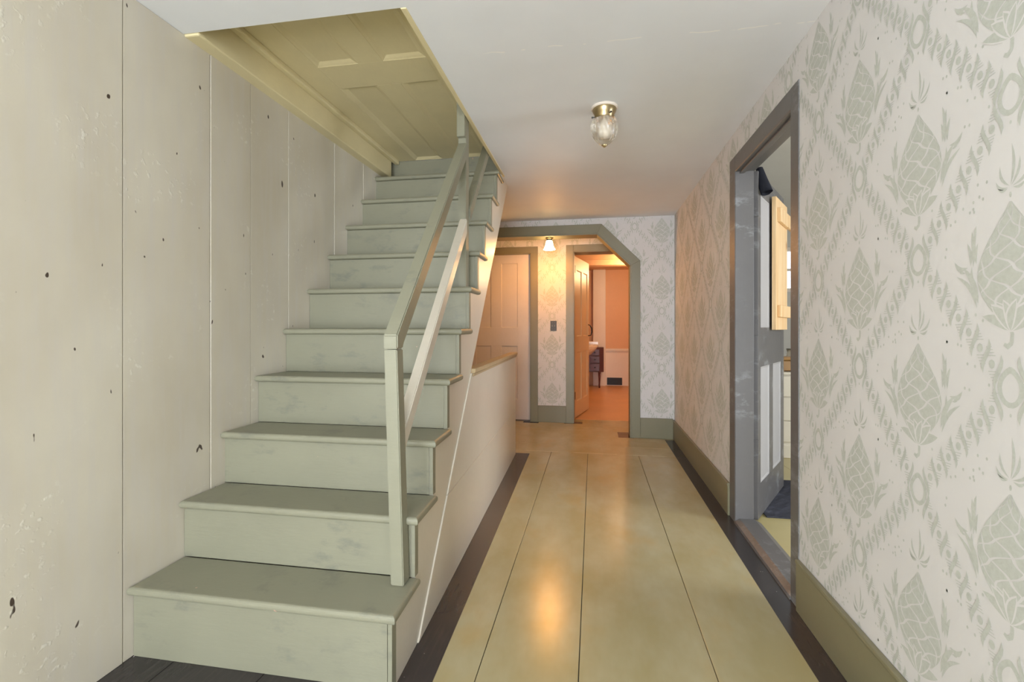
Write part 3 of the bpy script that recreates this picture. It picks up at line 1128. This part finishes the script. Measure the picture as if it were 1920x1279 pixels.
boxobj('lid', 'gold', jb, -0.094, 0.094, -0.064, 0.064, 0.0915, 0.125, bev=0.014)
boxobj('clasp', 'brass', jb, -0.01, 0.01, -0.069, -0.06, 0.075, 0.105, bev=0.002)
for fx in (-0.075, 0.075):
    boxobj('foot', 'gold', jb, fx - 0.012, fx + 0.012, -0.055, 0.055, 0, 0.006)
gv = obj('glass_jar', lathe([(0.03, 0), (0.042, 0.01), (0.05, 0.06), (0.036, 0.13), (0.026, 0.15), (0.034, 0.185), (0.031, 0.184), (0.023, 0.15), (0.032, 0.13), (0.045, 0.06), (0.035, 0.014), (0.0005, 0.012)], 24), 'cut_glass', smooth=True)
gv.location = (1.745, 4.60, 0.7245)
tag(gv, 'clear glass jar on the cream dresser behind the gilded box', 'jar')

# ------------------------------------------------------------------ bathroom
bx0, bx1, by1 = -1.5, 1.25, 9.15
structure('floor_bathroom', boxes((bx0, bx1, YB1, by1, -0.05, 0)), 'bath_floor', 'orange brown bathroom floor beyond the open door')
structure('ceiling_bathroom', boxes((bx0, bx1, YB1, by1, 2.19, 2.29)), 'peach', 'peach bathroom ceiling')
structure('wall_bathroom_back', boxes((bx0, bx1, by1, by1 + 0.1, 0, 2.3)), 'peach', 'peach bathroom wall above a white dado')
structure('wall_bathroom_left', boxes((bx0 - 0.1, bx0, YB1, by1, 0, 2.3)), 'peach')
structure('wall_bathroom_right', boxes((bx1, bx1 + 0.1, YB1, by1, 0, 2.3)), 'peach')
structure('trim_8', boxes((0.0, 0.232, 9.04, by1, 0, 2.188), bev=0.004), 'white_trim', 'cream boxed pipe casing in the bathroom behind the washstand')
structure('trim_9', boxes((0.232, bx1, 9.135, by1, 0, 0.655)), 'white_trim', 'white dado panelling on the bathroom wall')
structure('trim_10', boxes((0.232, bx1, 9.105, by1, 0.655, 0.70), (0.232, bx1, 9.12, by1, 0.63, 0.655), bev=0.006), 'white_trim', 'moulded white dado rail on the bathroom wall')
structure('trim_11', boxes((bx0, bx1, 7.70, 7.92, 2.10, 2.19), bev=0.006), 'peach', 'boxed beam across the bathroom ceiling')

vr = empty('floor_register', (0.40, 9.135, 0.0))
tag(vr, 'black heating grille set low in the white bathroom dado', 'vent')
boxobj('frame', 'black_iron', vr, -0.14, 0.14, -0.008, 0.0, 0.012, 0.15, bev=0.002)
for k in range(7):
    boxobj('slat', 'black_iron', vr, -0.125, 0.125, -0.013, -0.008, 0.026 + k * 0.017, 0.034 + k * 0.017)

ws = empty('washstand', (-0.10, 8.86, 0))
tag(ws, 'dark wooden washstand with white basin in the bathroom', 'washstand')


def bow(x0, x1, yf, yb, sag, z0, z1, n=10):
    pts = [(x0 + (x1 - x0) * i / n, yf - sag * math.sin(math.pi * i / n)) for i in range(n + 1)] + [(x1, yb), (x0, yb)]
    return prism(pts, z0, z1, lambda p, a: (p[0], p[1], a))


obj('body', bow(-0.29, 0.29, -0.13, 0.15, 0.03, 0.29, 0.735), 'dark_wood', ws)
for z0_, z1_ in ((0.31, 0.44), (0.455, 0.575), (0.59, 0.70)):
    for xa, xb in ((-0.27, -0.07), (0.05, 0.215)):
        o = boxobj('drawer', 'dark_wood', ws, xa, xb, -0.166, -0.13, z0_, z1_, bev=0.004)
        k = obj('knob', lathe([(0.004, 0), (0.012, 0.01), (0.012, 0.018), (0.002, 0.02)], 10), 'black_iron', o, smooth=True)
        k.rotation_euler = (math.pi / 2, 0, 0)
        k.location = ((xa + xb) / 2, -0.166, (z0_ + z1_) / 2)
for lx in (-0.25, 0.215):
    for ly in (-0.12, 0.11):
        obj('leg', lathe([(0.012, 0), (0.016, 0.02), (0.011, 0.05), (0.016, 0.16), (0.020, 0.22), (0.013, 0.24), (0.022, 0.26), (0.022, 0.30)], 12, (lx, ly, 0)), 'dark_wood', ws, smooth=True)
bs = obj('basin', lathe([(0.001, 0.56), (0.08, 0.565), (0.16, 0.61), (0.235, 0.70), (0.26, 0.755), (0.262, 0.775), (0.25, 0.78), (0.22, 0.755), (0.15, 0.68), (0.001, 0.65)], 28, (-0.07, -0.08, 0)), 'porcelain', ws, smooth=True)
boxobj('splashback', 'porcelain', ws, -0.27, 0.20, 0.09, 0.13, 0.736, 0.84, bev=0.01)
obj('tap', tube([(-0.05, 0.08, 0.78), (-0.05, 0.08, 0.87), (-0.05, 0.04, 0.90), (-0.05, -0.02, 0.88)], 0.012), 'brass', ws, smooth=True)

bl = empty('bathroom_lamp', (0.62, 7.45, 2.19))
tag(bl, 'frosted ceiling lamp lighting the bathroom', 'lamp')
obj('canopy', lathe([(0.001, 0), (0.07, -0.002), (0.07, -0.02), (0.04, -0.03), (0.001, -0.03)], 20), 'brass', bl, smooth=True)
obj('globe', lathe([(0.04, -0.03), (0.07, -0.06), (0.08, -0.10), (0.06, -0.15), (0.001, -0.165)], 20), 'shade', bl, smooth=True)


def point(name, loc, power, color, r=0.04):
    d_ = bpy.data.lights.new(name, 'POINT')
    d_.energy = power
    d_.color = color
    d_.shadow_soft_size = r
    o_ = bpy.data.objects.new(name, d_)
    o_.location = loc
    COL.objects.link(o_)
    return o_


point('bathroom_bulb', (0.62, 7.45, 1.93), 30, (1.0, 0.63, 0.31), 0.08)

# ------------------------------------------------------------------ lamp under the arch
LX, LY = -0.452, 4.945
lp = empty('arch_lamp', (LX, LY, 2.038))
tag(lp, 'small lit bell shaped glass lamp under the clipped corner opening', 'lamp')
obj('canopy', lathe([(0.001, 0), (0.040, -0.001), (0.042, -0.006), (0.030, -0.014), (0.001, -0.014)], 24), 'brass', lp, smooth=True)
obj('fitter', lathe([(0.024, -0.012), (0.030, -0.016), (0.031, -0.026), (0.026, -0.030), (0.001, -0.030)], 24), 'black_iron', lp, smooth=True)
obj('glass_shade', lathe([(0.028, -0.028), (0.034, -0.040), (0.038, -0.060), (0.043, -0.085), (0.052, -0.108), (0.062, -0.124), (0.0605, -0.1245),
                          (0.050, -0.108), (0.041, -0.085), (0.036, -0.060), (0.032, -0.040), (0.001, -0.034)], 32,
                         ripple=lambda a, z: 1 + (0.035 * math.cos(8 * a) if z < -0.10 else 0)), 'shade', lp, smooth=True)
point('arch_lamp_bulb', (LX, LY, 1.905), 26, (1.0, 0.39, 0.065), 0.035)

# ------------------------------------------------------------------ light switch
sw = empty('light_switch', (-0.452, YB0, 1.118))
tag(sw, 'dark double toggle light switch on the wallpaper between the inner doors', 'switch')
boxobj('plate', 'switch', sw, -0.036, 0.036, -0.006, -0.0005, -0.058, 0.058, bev=0.002)
for x in (-0.014, 0.014):
    boxobj('toggle', 'toggle', sw, x - 0.005, x + 0.005, -0.016, -0.006, -0.010, 0.012, bev=0.002)
for z in (-0.035, 0.035):
    for x in (-0.014, 0.014):
        boxobj('screw', 'toggle', sw, x - 0.003, x + 0.003, -0.0075, -0.006, z - 0.003, z + 0.003)

# ------------------------------------------------------------------ unlit ceiling light of the hall
cl = empty('ceiling_light', (0.056, 2.415, ZC))
tag(cl, 'unlit ceiling light with cut glass jar and stepped brass collar', 'lamp')
obj('canopy', lathe([(0.001, 0), (0.066, 0), (0.067, -0.006), (0.062, -0.011), (0.001, -0.011)], 36), 'white_trim', cl, smooth=True)
obj('collar', lathe([(0.058, -0.010), (0.060, -0.014), (0.057, -0.018), (0.058, -0.022), (0.054, -0.026), (0.054, -0.030), (0.050, -0.034), (0.047, -0.056), (0.044, -0.060), (0.001, -0.060)], 36), 'brass', cl, smooth=True)
for k in range(3):
    a = math.radians(-60 + 120 * k)
    s_ = obj('thumbscrew', lathe([(0.003, 0), (0.003, 0.010), (0.005, 0.011), (0.005, 0.016), (0.001, 0.017)], 8), 'black_iron', cl)
    s_.rotation_euler = (0, math.pi / 2, a)
    s_.location = (0.047 * math.cos(a), 0.047 * math.sin(a), -0.048)


def swirl(a, z):
    return 1 + 0.022 * math.cos(14 * a + z * 70) + 0.014 * math.cos(14 * a - z * 90)


prof = [(0.044, -0.058), (0.058, -0.066), (0.066, -0.082), (0.068, -0.100), (0.066, -0.118), (0.060, -0.138), (0.051, -0.156), (0.039, -0.172), (0.026, -0.184), (0.014, -0.190)]
fine = []
for (r0, z0_), (r1, z1_) in zip(prof, prof[1:]):
    for k in range(3):
        fine.append((r0 + (r1 - r0) * k / 3, z0_ + (z1_ - z0_) * k / 3))
fine.append(prof[-1])
jar = obj('glass_jar', lathe(fine, 84, ripple=swirl), 'cut_glass', cl, smooth=True)
obj('finial', lathe([(0.013, -0.189), (0.015, -0.193), (0.008, -0.197), (0.006, -0.201), (0.001, -0.203)], 16), 'brass', jar, smooth=True)
obj('bulb', lathe([(0.013, -0.060), (0.013, -0.080), (0.026, -0.105), (0.029, -0.125), (0.022, -0.145), (0.001, -0.153)], 20), 'porcelain', cl, smooth=True)

# ------------------------------------------------------------------ front wall with glazed entrance, behind the camera
ex0, ex1, ez1 = -1.32, 0.60, 2.08
structure('wall_front', boxes((XL - 0.1, ex0, YF - 0.1, YF, 0, ZC + 0.1), (ex1, XR + 0.1, YF - 0.1, YF, 0, ZC + 0.1),
                              (ex0, ex1, YF - 0.1, YF, ez1, ZC + 0.1), (ex0, ex1, YF - 0.1, YF, 0, 0.12)), 'paper')
window('window_3', ex0, ex1, 0.12, ez1, YF - 0.08, 'x', 'glazed front entrance of the hall', 3, 3)
